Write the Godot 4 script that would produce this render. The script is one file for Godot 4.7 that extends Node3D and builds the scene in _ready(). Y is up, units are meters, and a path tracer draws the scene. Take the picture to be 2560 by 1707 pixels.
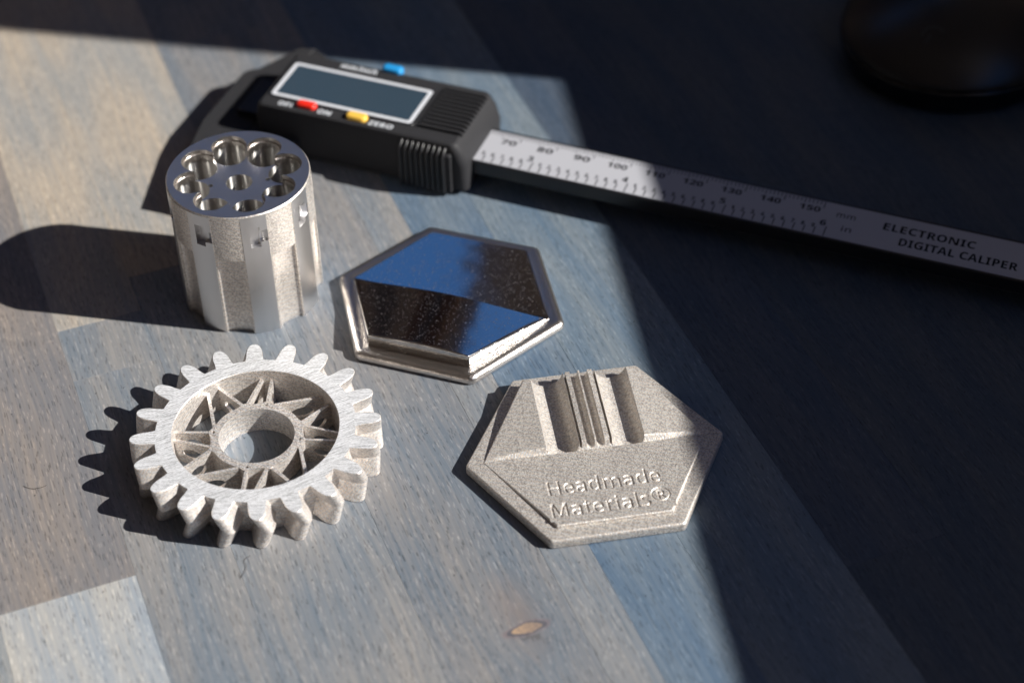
extends Node3D
# All sizes below are millimetres; every mesh is written out in metres.

const MM := 0.001
const SUN_TO := Vector3(0.8176, 0.5519, 0.1637)
const SUN_ENERGY := 1.6
const EXPOSURE := 1.6
const SKY_ENERGY := 1.0

var rng := RandomNumberGenerator.new()
var mats := {}
var taken := {}


# ---------------------------------------------------------------- mesh helper
class MB:
	var surf := {}
	var m: Material
	var xf := Transform3D()
	var uvf = null

	func _init(mat: Material = null) -> void:
		m = mat

	func tri(a: Vector3, b: Vector3, c: Vector3) -> void:  # counter-clockwise seen from outside
		if not surf.has(m):
			surf[m] = PackedVector3Array()
		var arr: PackedVector3Array = surf[m]
		arr.append(xf * a)
		arr.append(xf * b)
		arr.append(xf * c)
		surf[m] = arr

	func quad(a: Vector3, b: Vector3, c: Vector3, d: Vector3) -> void:
		tri(a, b, c)
		tri(a, c, d)

	func flat(tris: PackedVector2Array, y: Callable, up := true) -> void:
		for i in range(0, tris.size(), 3):
			var a := tris[i]
			var b := tris[i + 1]
			var c := tris[i + 2]
			if ((b - a).cross(c - a) > 0.0) == up:
				var t := b
				b = c
				c = t
			tri(Vector3(a.x, y.call(a), a.y), Vector3(b.x, y.call(b), b.y), Vector3(c.x, y.call(c), c.y))

	func cap(outer: PackedVector2Array, holes: Array, y: float, up := true) -> void:
		flat(MB.tess(outer, holes), func(_p: Vector2) -> float: return y, up)

	static func area(p: PackedVector2Array) -> float:
		var s := 0.0
		for i in p.size():
			s += p[i].cross(p[(i + 1) % p.size()])
		return s / 2.0

	static func turned(p: PackedVector2Array, positive: bool) -> PackedVector2Array:
		var q := p.duplicate()
		if (area(q) > 0.0) != positive:
			q.reverse()
		return q

	static func tess(outer: PackedVector2Array, holes: Array) -> PackedVector2Array:
		var out := PackedVector2Array()
		var lo := outer[0]
		var hi := outer[0]
		for p in outer:
			lo = lo.min(p)
			hi = hi.max(p)
		var cuts := [lo.x - 1.0, hi.x + 1.0]
		for h: PackedVector2Array in holes:
			var a := h[0].x
			var b := h[0].x
			for p in h:
				a = minf(a, p.x)
				b = maxf(b, p.x)
			cuts.append((a + b) / 2.0 + 0.00137)
		cuts.sort()
		for k in cuts.size() - 1:
			if cuts[k + 1] - cuts[k] < 0.004:
				continue
			var rect := PackedVector2Array([Vector2(cuts[k], lo.y - 1), Vector2(cuts[k + 1], lo.y - 1), Vector2(cuts[k + 1], hi.y + 1), Vector2(cuts[k], hi.y + 1)])
			var pieces := Geometry2D.intersect_polygons(outer, rect)
			for h: PackedVector2Array in holes:
				var next := []
				for pc: PackedVector2Array in pieces:
					next.append_array(Geometry2D.clip_polygons(pc, h))
				pieces.assign(next)
			for pc: PackedVector2Array in pieces:
				var t := Geometry2D.triangulate_polygon(pc)
				for i in t:
					out.append(pc[i])
		return out

	func wall(p: PackedVector2Array, y0: float, y1: float) -> void:  # faces outward where p turns from x to z
		for i in p.size():
			var a := p[i]
			var b := p[(i + 1) % p.size()]
			quad(Vector3(a.x, y0, a.y), Vector3(a.x, y1, a.y), Vector3(b.x, y1, b.y), Vector3(b.x, y0, b.y))

	func extrude(outer: PackedVector2Array, holes: Array, y0: float, y1: float, bottom := true) -> void:
		wall(MB.turned(outer, true), y0, y1)
		for h: PackedVector2Array in holes:
			wall(MB.turned(h, false), y0, y1)
		var t := MB.tess(outer, holes)
		flat(t, func(_p: Vector2) -> float: return y1, true)
		if bottom:
			flat(t, func(_p: Vector2) -> float: return y0, false)

	func loft(rings: Array, top := true, bottom := true) -> void:  # rings of Vector3, from low to high, turning from x to z
		for k in rings.size() - 1:
			var r0: PackedVector3Array = rings[k]
			var r1: PackedVector3Array = rings[k + 1]
			for i in r0.size():
				var j := (i + 1) % r0.size()
				quad(r0[i], r1[i], r1[j], r0[j])
		if top:
			fan(rings[-1], true)
		if bottom:
			fan(rings[0], false)

	func fan(r: PackedVector3Array, up: bool) -> void:
		var p := PackedVector2Array()
		for q in r:
			p.append(Vector2(q.x, q.z))
		var t := Geometry2D.triangulate_polygon(p)
		for i in range(0, t.size(), 3):
			var a := t[i]
			var b := t[i + 1]
			var c := t[i + 2]
			if ((p[b] - p[a]).cross(p[c] - p[a]) > 0.0) == up:
				var s := b
				b = c
				c = s
			tri(r[a], r[b], r[c])

	func box(lo: Vector3, hi: Vector3, bevel := 0.0) -> void:
		var rings := []
		for e in ([[0.0, bevel], [bevel, 0.0]] if bevel > 0.0 else [[0.0, 0.0]]):
			rings.append([e[0], e[1]])
		var list := []
		if bevel > 0.0:
			list = [[lo.y, bevel], [lo.y + bevel, 0.0], [hi.y - bevel, 0.0], [hi.y, bevel]]
		else:
			list = [[lo.y, 0.0], [hi.y, 0.0]]
		var r := []
		for e in list:
			var i: float = e[1]
			r.append(PackedVector3Array([Vector3(lo.x + i, e[0], lo.z + i), Vector3(hi.x - i, e[0], lo.z + i), Vector3(hi.x - i, e[0], hi.z - i), Vector3(lo.x + i, e[0], hi.z - i)]))
		loft(r)

	func mesh(crease := 35.0) -> ArrayMesh:
		var out := ArrayMesh.new()
		var least := cos(deg_to_rad(crease))
		for mat in surf:
			var v: PackedVector3Array = surf[mat]
			var n := v.size() / 3
			var fn := PackedVector3Array()
			fn.resize(n)
			var unit := PackedVector3Array()
			unit.resize(n)
			var at := {}
			for f in n:
				var c := (v[3 * f + 1] - v[3 * f]).cross(v[3 * f + 2] - v[3 * f])
				fn[f] = c
				unit[f] = c.normalized()
				if crease > 0.0:
					for k in 3:
						var key := Vector3i((v[3 * f + k] * 2000.0).round())
						if at.has(key):
							at[key].append(f)
						else:
							at[key] = [f]
			var pos := PackedVector3Array()
			var nor := PackedVector3Array()
			var uvs := PackedVector2Array()
			pos.resize(3 * n)
			nor.resize(3 * n)
			if uvf != null:
				uvs.resize(3 * n)
			for f in n:
				for k in 3:
					var to: int = 3 * f + [0, 2, 1][k]
					var p := v[3 * f + k]
					pos[to] = p * MM
					var s := unit[f]
					if crease > 0.0:
						s = Vector3()
						for g: int in at[Vector3i((p * 2000.0).round())]:
							if unit[g].dot(unit[f]) > least:
								s += fn[g]
						s = s.normalized()
						if s.length_squared() < 0.5:
							s = unit[f]
					nor[to] = s
					if uvf != null:
						uvs[to] = uvf.call(p)
			var a := []
			a.resize(Mesh.ARRAY_MAX)
			a[Mesh.ARRAY_VERTEX] = pos
			a[Mesh.ARRAY_NORMAL] = nor
			if uvf != null:
				a[Mesh.ARRAY_TEX_UV] = uvs
			out.add_surface_from_arrays(Mesh.PRIMITIVE_TRIANGLES, a)
			out.surface_set_material(out.get_surface_count() - 1, mat)
		return out


func numbered(called: String) -> String:
	if not taken.has(called):
		taken[called] = 0
		return called
	taken[called] += 1
	return "%s_%03d" % [called, taken[called]]


func thing(called: String, label: String, category: String, at := Vector3.ZERO, turn := 0.0, group := "") -> Node3D:
	var o := Node3D.new()
	o.name = numbered(called)
	add_child(o)
	o.position = at * MM
	o.rotation_degrees.y = turn
	o.set_meta("label", label)
	o.set_meta("category", category)
	if group:
		o.set_meta("group", group)
	return o


func part(called: String, b: MB, parent: Node3D, crease := 35.0) -> MeshInstance3D:
	return part_mesh(called, b.mesh(crease), parent)


func part_mesh(called: String, mesh: Mesh, parent: Node3D) -> MeshInstance3D:
	var o := MeshInstance3D.new()
	var n := 0
	var called_now := called
	while parent.has_node(called_now):
		n += 1
		called_now = "%s_%03d" % [called, n]
	o.name = called_now
	o.mesh = mesh
	parent.add_child(o, true)
	return o


func struct(called: String, b: MB, crease := 0.0) -> MeshInstance3D:
	var o := part_mesh(called, b.mesh(crease), self)
	o.set_meta("kind", "structure")
	return o


# ---------------------------------------------------------------- shapes
func circle(r: float, n: int, c := Vector2.ZERO, from := 0.0) -> PackedVector2Array:
	var p := PackedVector2Array()
	for i in n:
		p.append(c + r * Vector2.from_angle(from + TAU * i / n))
	return p


func ring3(p: PackedVector2Array, y: float) -> PackedVector3Array:
	var r := PackedVector3Array()
	for q in p:
		r.append(Vector3(q.x, y, q.y))
	return r


func round_rect(x0: float, x1: float, z0: float, z1: float, r: float, n := 4) -> PackedVector2Array:
	var p := PackedVector2Array()
	var cs := [Vector2(x1 - r, z1 - r), Vector2(x0 + r, z1 - r), Vector2(x0 + r, z0 + r), Vector2(x1 - r, z0 + r)]
	for k in 4:
		for i in n + 1:
			p.append(cs[k] + r * Vector2.from_angle(PI / 2 * (k + float(i) / n)))
	return p


func hexagon(big: float, corner: float, inset: float, n := 6) -> PackedVector2Array:
	var p := PackedVector2Array()
	var r := maxf(0.06, corner - inset)
	var at := big - inset / cos(PI / 6) - r / cos(PI / 6)
	for k in 6:
		for i in n + 1:
			p.append(at * Vector2.from_angle(k * PI / 3) + r * Vector2.from_angle(k * PI / 3 - PI / 6 + PI / 3 * i / n))
	return p


func font(bold := false) -> Font:
	var f := SystemFont.new()
	f.font_names = PackedStringArray(["Droid Sans"])
	if bold:
		f.font_weight = 700
	return f


func text_mesh(text: String, bold := false) -> TextMesh:
	var t := TextMesh.new()
	t.text = text
	t.font = font(bold)
	t.font_size = 64
	t.pixel_size = 0.05
	t.depth = 0.0
	t.curve_step = 1.0
	t.horizontal_alignment = HORIZONTAL_ALIGNMENT_LEFT
	return t


func text_flat(text: String, bold := false) -> PackedVector2Array:  # triangles, y upward, baseline at the lowest of a letter x
	var a := text_mesh(text, bold).surface_get_arrays(0)
	var v: PackedVector3Array = a[Mesh.ARRAY_VERTEX]
	var out := PackedVector2Array()
	var index = a[Mesh.ARRAY_INDEX]
	if index == null or index.size() == 0:
		for p in v:
			out.append(Vector2(p.x, p.y))
	else:
		for i: int in index:
			out.append(Vector2(v[i].x, v[i].y))
	return out


func bounds(p: PackedVector2Array) -> Rect2:
	var r := Rect2(p[0], Vector2.ZERO)
	for q in p:
		r = r.expand(q)
	return r


func print_text(called: String, text: String, mat: Material, parent: Node3D, x0: float, x1: float, z_top: float, z_bottom: float, y: float, bold := false, slant := 0.0, thick := 0.03) -> MeshInstance3D:
	var t := text_flat(text, bold)
	var b := bounds(t)
	var mb := MB.new(mat)
	var q := PackedVector2Array()
	for p in t:
		var f := (p - b.position) / b.size
		q.append(Vector2(lerpf(x0, x1, f.x) + slant * (f.y - 0.5) * (z_bottom - z_top), lerpf(z_bottom, z_top, f.y)))
	mb.flat(q, func(_p: Vector2) -> float: return y + thick, true)
	mb.flat(q, func(_p: Vector2) -> float: return y + thick * 0.3, false)
	return part(called, mb, parent, 0.0)


func contours(t: PackedVector2Array) -> Array:  # the outlines of a set of triangles
	var half := {}
	var key := func(p: Vector2) -> Vector2i: return Vector2i((p * 2000.0).round())
	var place := {}
	for i in range(0, t.size(), 3):
		if absf((t[i + 1] - t[i]).cross(t[i + 2] - t[i])) < 1e-9:
			continue
		for k in 3:
			var a: Vector2i = key.call(t[i + k])
			var b: Vector2i = key.call(t[i + (k + 1) % 3])
			place[a] = t[i + k]
			half[[a, b]] = true
	var next := {}
	for e in half:
		if not half.has([e[1], e[0]]):
			if not next.has(e[0]):
				next[e[0]] = []
			next[e[0]].append(e[1])
	var loops := []
	while next.size():
		var start: Vector2i = next.keys()[0]
		var at := start
		var loop := PackedVector2Array()
		while next.has(at):
			loop.append(place[at])
			var to: Vector2i = next[at].pop_back()
			if next[at].is_empty():
				next.erase(at)
			at = to
			if at == start:
				break
		if loop.size() > 2:
			loops.append(loop)
	return loops


# ---------------------------------------------------------------- materials
func metal(key: String, color: Color, rough: float, metallic: float, grain_mm := 0.0, relief_mm := 0.0, albedo: Texture2D = null, spec := 0.5) -> StandardMaterial3D:
	var m := StandardMaterial3D.new()
	m.resource_name = key
	m.albedo_color = color.linear_to_srgb()
	m.roughness = rough
	m.metallic = metallic
	m.metallic_specular = spec
	if grain_mm > 0.0:
		m.uv1_triplanar = true
		m.uv1_scale = Vector3.ONE * (1000.0 / grain_mm)
		m.heightmap_enabled = true
		m.heightmap_texture = mats["grain"]
		m.heightmap_scale = relief_mm * 0.1
		if albedo:
			m.albedo_texture = albedo
	mats[key] = m
	return m


func plain(key: String, color: Color, rough: float, spec := 0.5) -> StandardMaterial3D:
	return metal(key, color, rough, 0.0, 0.0, 0.0, null, spec)


func noise(kind: int, freq: float, seed_: int, octaves := 1) -> FastNoiseLite:
	var n := FastNoiseLite.new()
	n.noise_type = kind
	n.frequency = freq
	n.seed = seed_
	n.fractal_type = FastNoiseLite.FRACTAL_FBM if octaves > 1 else FastNoiseLite.FRACTAL_NONE
	n.fractal_octaves = octaves
	return n


func make_textures() -> void:
	# grain of sintered metal: relief (one channel) and a faint mottling of the grains
	var g1 := noise(FastNoiseLite.TYPE_SIMPLEX_SMOOTH, 0.27, 3, 2)
	var im: Image = g1.get_seamless_image(512, 512)
	mats["grain"] = ImageTexture.create_from_image(im)
	var g2 := noise(FastNoiseLite.TYPE_VALUE, 0.42, 9, 2)
	var im2: Image = g2.get_seamless_image(512, 512)
	var tone := Image.create(512, 512, false, Image.FORMAT_RGB8)
	for y in 512:
		for x in 512:
			var v: float = im2.get_pixel(x, y).r
			var k := clampf(0.91 + 0.62 * (v - 0.5), 0.4, 1.0)
			var warm := 0.05 * sin(float((x * 7 + y * 13) % 61))
			tone.set_pixel(x, y, Color(k * (1.0 + warm), k * 0.978, k * (0.968 - warm)))
	mats["grain_tone"] = ImageTexture.create_from_image(tone)
	# brushed strokes along x
	var b1 := noise(FastNoiseLite.TYPE_SIMPLEX, 1.0, 21)
	var br := Image.create(512, 512, false, Image.FORMAT_RGB8)
	var brh := Image.create(512, 512, false, Image.FORMAT_RGB8)
	for y in 512:
		for x in 512:
			var v := 0.55 * b1.get_noise_2d(x * 0.006, y * 0.36) + 0.5 * b1.get_noise_2d(300 + x * 0.012, y * 0.8) + 0.25 * b1.get_noise_2d(900 + x * 0.05, y * 0.12)
			var k := clampf(0.90 + 0.3 * v, 0.45, 1.0)
			br.set_pixel(x, y, Color(k * 0.985, k * 0.99, k))
			var h := clampf(0.5 + 0.6 * v, 0, 1)
			brh.set_pixel(x, y, Color(h, h, h))
	mats["brush_tone"] = ImageTexture.create_from_image(br)
	mats["brush_relief"] = ImageTexture.create_from_image(brh)
	var wv: Image = noise(FastNoiseLite.TYPE_SIMPLEX_SMOOTH, 0.009, 31, 1).get_seamless_image(512, 512)
	mats["waves"] = ImageTexture.create_from_image(wv)
	# specks of dust and pits on the polished metal: roughness
	var sp := Image.create(512, 512, false, Image.FORMAT_RGB8)
	sp.fill(Color(0.085, 0.085, 0.085))
	rng.seed = 77
	for i in 1400:
		var c := Vector2i(rng.randi() % 512, rng.randi() % 512)
		var r := 1 if rng.randf() < 0.9 else 2
		for dy in range(-r, r + 1):
			for dx in range(-r, r + 1):
				if dx * dx + dy * dy <= r * r:
					sp.set_pixel(posmod(c.x + dx, 512), posmod(c.y + dy, 512), Color(0.6, 0.6, 0.6))
	mats["specks"] = ImageTexture.create_from_image(sp)
	make_wood()


func make_wood() -> void:
	var w := 640
	var h := 1792
	var a := noise(FastNoiseLite.TYPE_SIMPLEX_SMOOTH, 1.0, 5)
	var pal := [
		[Color(0.165, 0.208, 0.258), Color(0.262, 0.268, 0.272)],  # blue stain over grey wood
		[Color(0.222, 0.230, 0.245), Color(0.318, 0.284, 0.252)],  # brown grey
		[Color(0.365, 0.385, 0.405), Color(0.505, 0.455, 0.395)],  # pale, worn
	]
	var bytes := [PackedByteArray(), PackedByteArray(), PackedByteArray(), PackedByteArray()]
	for k in 3:
		bytes[k].resize(w * h * 3)
	bytes[3].resize(w * h)
	var curve := PackedByteArray()
	curve.resize(1001)
	for i in 1001:
		curve[i] = int(Color(i / 1000.0, 0, 0).linear_to_srgb().r * 255.0 + 0.5)
	var at := 0
	for y in h:
		var s := y * 0.2
		for x in w:
			var t := x * 0.2
			var bend := t + 1.6 * a.get_noise_2d(t * 0.05, s * 0.012)
			var blotch := a.get_noise_2d(bend * 0.075, s * 0.016 + 40.0)
			var streak := a.get_noise_2d(bend * 0.75, s * 0.02 + 90.0)
			var fine := a.get_noise_2d(bend * 2.1, s * 0.075 + 200.0)
			var pore := a.get_noise_2d(bend * 2.9 + 50.0, s * 0.22 + 300.0)
			var mix := clampf(0.45 + 0.52 * blotch + 0.28 * streak + 0.1 * fine, 0.0, 1.0)
			var lum := 1.0 + 0.065 * fine + 0.05 * streak
			var high := 0.55 + 0.3 * fine
			var line := absf(a.get_noise_2d(bend * 0.55 + 500.0, s * 0.012 + 700.0))
			if line < 0.03:
				lum *= 0.9 + 3.3 * line
				high -= 0.25 * (1.0 - line / 0.03)
			if pore > 0.56:
				var k := minf(1.0, (pore - 0.56) * 6.0)
				lum *= 1.0 - 0.38 * k
				high -= 0.5 * k
			elif pore < -0.62:
				mix = minf(1.0, mix + 0.3)
				lum *= 1.0 + minf(0.35, (-0.62 - pore) * 2.2)
			for k in 3:
				var c0: Color = pal[k][0]
				var c1: Color = pal[k][1]
				var b: PackedByteArray = bytes[k]
				b[at * 3] = curve[clampi(int(1000.0 * lum * (c0.r + (c1.r - c0.r) * mix)), 0, 1000)]
				b[at * 3 + 1] = curve[clampi(int(1000.0 * lum * (c0.g + (c1.g - c0.g) * mix)), 0, 1000)]
				b[at * 3 + 2] = curve[clampi(int(1000.0 * lum * (c0.b + (c1.b - c0.b) * mix)), 0, 1000)]
			bytes[3][at] = clampi(int(high * 255.0), 0, 255)
			at += 1
	# wear: faint pale scratches and small dark specks
	rng.seed = 404
	for i in 46:
		var p := Vector2(rng.randf() * w, rng.randf() * h)
		var dir := Vector2.from_angle(rng.randf_range(-1.2, 1.2))
		var long := rng.randi_range(20, 110)
		var strength := rng.randf_range(0.06, 0.22)
		for n in long:
			dir = dir.rotated(rng.randf_range(-0.05, 0.05))
			p += dir
			if p.x < 0 or p.y < 0 or p.x >= w or p.y >= h or rng.randf() < 0.3:
				continue
			var o := (int(p.y) * w + int(p.x)) * 3
			for k in 3:
				for ch in 3:
					bytes[k][o + ch] = int(lerpf(bytes[k][o + ch], 215.0, strength))
	for i in 150:
		var p := Vector2i(rng.randi() % (w - 2), rng.randi() % (h - 2))
		for e in [[0, 0], [1, 0], [0, 1]]:
			var o: int = ((p.y + e[1]) * w + p.x + e[0]) * 3
			for k in 3:
				for ch in 3:
					bytes[k][o + ch] = int(bytes[k][o + ch] * 0.6)
	var height := ImageTexture.create_from_image(Image.create_from_data(w, h, false, Image.FORMAT_L8, bytes[3]))
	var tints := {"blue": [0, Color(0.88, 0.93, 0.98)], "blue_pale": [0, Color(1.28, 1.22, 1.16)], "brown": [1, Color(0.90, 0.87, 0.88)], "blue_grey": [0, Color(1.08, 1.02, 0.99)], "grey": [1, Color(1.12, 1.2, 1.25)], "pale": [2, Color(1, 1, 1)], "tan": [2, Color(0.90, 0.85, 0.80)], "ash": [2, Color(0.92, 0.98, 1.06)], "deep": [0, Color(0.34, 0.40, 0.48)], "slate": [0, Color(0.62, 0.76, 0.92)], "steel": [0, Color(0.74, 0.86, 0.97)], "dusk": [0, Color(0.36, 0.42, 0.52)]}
	var sheets := []
	for k in 3:
		sheets.append(Image.create_from_data(w, h, false, Image.FORMAT_RGB8, bytes[k]))
	var tex := []
	for k in 3:
		tex.append(ImageTexture.create_from_image(sheets[k]))
	for key in tints:
		mats["wood_" + key] = wood_mat("wood_" + key, tex[tints[key][0]], height, tints[key][1])
	# the board with the knot: the knot's own dark rim and its amber heart
	var kn: Image = sheets[0].duplicate()
	var c := Vector2(KNOT.x / 0.2, KNOT.y / 0.2)
	for y in range(int(c.y) - 160, int(c.y) + 160):
		for x in range(int(c.x) - 100, int(c.x) + 100):
			if x < 0 or y < 0 or x >= w or y >= h:
				continue
			var d := (Vector2(x, y) - c) * 0.2
			d.y += 0.35 * a.get_noise_2d(x * 0.05, y * 0.05)
			# the grain parts and flows round the knot
			var push := 2.2 * exp(-pow(d.y / 7.0, 2)) * exp(-pow(d.x / 7.0, 2)) * smoothstep(0.0, 2.0, absf(d.x))
			var from := signf(d.x) * maxf(0.0, absf(d.x) - push)
			var base: Color = sheets[0].get_pixel(clampi(int(c.x + from / 0.2), 0, w - 1), y)
			var e := sqrt(pow(d.x / 3.9, 2) + pow(d.y / 1.15, 2))
			var halo := sqrt(pow(d.x / 6.0, 2) + pow((d.y + 4.0) / 15.0, 2))
			if halo < 1.0:
				base = base.lerp(Color(0.60, 0.52, 0.47), 0.45 * (1.0 - halo))
			if e < 0.85:
				var ringed := 0.5 + 0.5 * sin(e * 16.0 + 2.0 * a.get_noise_2d(x * 0.05, y * 0.3))
				base = Color(0.72, 0.63, 0.53).lerp(Color(0.52, 0.48, 0.46), clampf(0.25 + 0.5 * ringed + 0.12 * d.x, 0, 1))
			elif e < 1.12:
				base = base.lerp(Color(0.33, 0.34, 0.38), 0.7)
			elif e < 1.5:
				base = base.lerp(Color(0.50, 0.42, 0.44), 0.5 * (1.5 - e) / 0.38)
			kn.set_pixel(x, y, base)
	mats["wood_knot"] = wood_mat("wood_knot", ImageTexture.create_from_image(kn), height, Color(0.98, 0.92, 0.9))


const KNOT := Vector2(62.0, 235.0)


func wood_mat(key: String, tex: Texture2D, height: Texture2D, tint: Color) -> StandardMaterial3D:
	var m := StandardMaterial3D.new()
	m.resource_name = key
	m.albedo_texture = tex
	m.albedo_color = (tint * 0.85).linear_to_srgb()
	m.albedo_color.a = 1.0
	m.roughness = 0.52
	m.metallic_specular = 0.42
	m.heightmap_enabled = true
	m.heightmap_texture = height
	m.heightmap_scale = 0.004
	return m


func make_materials() -> void:
	make_textures()
	var tone: Texture2D = mats["grain_tone"]
	metal("sintered", Color(0.92, 0.90, 0.875), 0.45, 0.62, 52.0, 0.10, tone)
	metal("sintered_dark", Color(0.72, 0.70, 0.67), 0.52, 0.56, 52.0, 0.11, tone)
	metal("blasted", Color(0.95, 0.92, 0.88), 0.44, 0.78, 46.0, 0.11, tone)
	var b := metal("brushed", Color(0.93, 0.93, 0.94), 0.5, 0.3)
	b.uv1_triplanar = true
	b.uv1_scale = Vector3.ONE * (1000.0 / 27.0)
	b.albedo_texture = mats["brush_tone"]
	b.heightmap_enabled = true
	b.heightmap_texture = mats["brush_relief"]
	b.heightmap_scale = 0.004
	metal("polished_rim", Color(0.60, 0.56, 0.53), 0.32, 1.0, 70.0, 0.11)
	var p := metal("polished", Color(0.55, 0.53, 0.51), 1.0, 1.0)
	p.uv1_triplanar = true
	p.uv1_scale = Vector3.ONE * (1000.0 / 34.0)
	p.roughness_texture = mats["specks"]
	p.heightmap_enabled = true
	p.heightmap_texture = mats["waves"]
	p.heightmap_scale = 0.0016
	metal("milled", Color(0.70, 0.69, 0.69), 0.36, 1.0)
	mats["milled"].uv1_triplanar = true
	mats["milled"].uv1_scale = Vector3.ONE * (1000.0 / 30.0)
	mats["milled"].heightmap_enabled = true
	mats["milled"].heightmap_texture = mats["brush_relief"]
	mats["milled"].heightmap_scale = 0.0022
	metal("bore", Color(0.74, 0.72, 0.70), 0.32, 1.0)
	mats["bore"].anisotropy_enabled = true
	mats["bore"].anisotropy = 0.95
	plain("black_plastic", Color(0.029, 0.029, 0.032), 0.55, 0.28)
	mats["black_plastic"].uv1_triplanar = true
	mats["black_plastic"].uv1_scale = Vector3.ONE * (1000.0 / 30.0)
	mats["black_plastic"].heightmap_enabled = true
	mats["black_plastic"].heightmap_texture = mats["grain"]
	mats["black_plastic"].heightmap_scale = 0.002
	plain("black_gloss", Color(0.013, 0.013, 0.015), 0.3)
	plain("mouse_black", Color(0.011, 0.011, 0.012), 0.33)
	plain("mouse_side", Color(0.008, 0.007, 0.007), 0.22)
	plain("mouse_mark", Color(0.03, 0.032, 0.04), 0.3)
	plain("label_silver", Color(0.41, 0.415, 0.455), 0.42)
	plain("ink", Color(0.008, 0.008, 0.010), 0.8, 0.15)
	plain("white_print", Color(0.62, 0.65, 0.70), 0.5)
	plain("frame_print", Color(0.60, 0.62, 0.67), 0.5)
	plain("lcd", Color(0.033, 0.055, 0.080), 0.08)
	plain("red", Color(0.75, 0.025, 0.012), 0.3)
	plain("yellow", Color(0.82, 0.50, 0.08), 0.3)
	plain("blue", Color(0.02, 0.27, 0.62), 0.3)
	plain("wall_paint", Color(0.70, 0.64, 0.60), 0.8)
	for e in [["panel_dark", Color(0.26, 0.17, 0.165)], ["panel_brown", Color(0.55, 0.36, 0.25)], ["panel_grey", Color(0.55, 0.48, 0.45)], ["panel_night", Color(0.19, 0.19, 0.25)]]:
		plain(e[0], e[1], 0.6)
	plain("dark_wood", Color(0.40, 0.32, 0.26), 0.6)
	plain("window_frame", Color(0.16, 0.12, 0.10), 0.5)
	plain("lint", Color(0.05, 0.04, 0.035), 0.7)


# ---------------------------------------------------------------- setting
const GRAIN_DIR := Vector2(0.3502, 0.9367)  # x, z along the boards
const CROSS_DIR := Vector2(0.9367, -0.3502)


func table() -> void:
	var o := thing("table", "weathered wooden table with blue grey stained boards of differing tone", "table")
	# across: left edge, right edge, then from where to where along the grain, and the tone
	var boards := [
		[-127.5, -98.8, -300.0, 37.0, "brown"], [-127.5, -98.8, 37.02, 330.0, "ash"],
		[-98.8, -78.4, -260.0, -44.8, "tan"], [-98.8, -78.4, -44.78, -26.3, "blue_grey"], [-98.8, -78.4, -26.28, 330.0, "blue_grey"],
		[-78.4, -48.0, -300.0, -58.0, "tan"], [-78.4, -48.0, -57.98, 330.0, "blue_grey"],
		[-48.0, -18.4, -300.0, 330.0, "knot"],
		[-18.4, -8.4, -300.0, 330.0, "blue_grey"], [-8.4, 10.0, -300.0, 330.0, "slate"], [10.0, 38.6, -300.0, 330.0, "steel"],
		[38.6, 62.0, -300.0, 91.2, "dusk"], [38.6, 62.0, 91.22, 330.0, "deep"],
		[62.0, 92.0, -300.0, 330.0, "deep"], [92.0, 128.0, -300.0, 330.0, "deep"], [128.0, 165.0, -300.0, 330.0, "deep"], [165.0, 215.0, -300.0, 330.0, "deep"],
		[-163.0, -127.5, -300.0, -64.0, "pale"], [-163.0, -127.5, -63.98, 330.0, "grey"], [-200.0, -163.0, -300.0, 330.0, "pale"], [-245.0, -200.0, -300.0, 330.0, "grey"],
		[-300.0, -245.0, -300.0, 330.0, "pale"], [-360.0, -300.0, -300.0, 330.0, "grey"],
	]
	rng.seed = 11
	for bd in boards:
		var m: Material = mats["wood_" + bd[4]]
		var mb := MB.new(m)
		var mid := Vector2((bd[0] + bd[1]) / 2.0, (bd[2] + bd[3]) / 2.0)
		var x0: float = bd[0] + 0.008
		var x1: float = bd[1] - 0.008
		var lift := rng.randf_range(-0.02, 0.0)
		# local axes: x across the grain (right, away), z along the grain (towards the viewer)
		mb.xf = Transform3D(Basis(Vector3(CROSS_DIR.x, 0, CROSS_DIR.y), Vector3.UP, Vector3(GRAIN_DIR.x, 0, GRAIN_DIR.y)), Vector3(0, lift, 0))
		mb.box(Vector3(x0, -26.0, bd[2]), Vector3(x1, 0.0, bd[3]), 0.05)
		var shift := Vector2(rng.randf_range(0.0, 126.0 - (bd[1] - bd[0])) - x0, 18.0 - minf(bd[2], 0.0) * 0.0)
		if bd[4] == "knot":
			shift = Vector2(KNOT.x + 28.8, 0.0)
			var along := KNOT.y - 81.0
			shift.y = along
		else:
			shift.y = 215.0 + rng.randf_range(-12.0, 12.0)
		mb.uvf = func(p: Vector3) -> Vector2:
			var t := p.x * CROSS_DIR.x + p.z * CROSS_DIR.y + shift.x
			var s := p.x * GRAIN_DIR.x + p.z * GRAIN_DIR.y + shift.y
			return Vector2(t / 128.0, s / 358.4)
		part("board", mb, o, 0.0)


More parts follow.
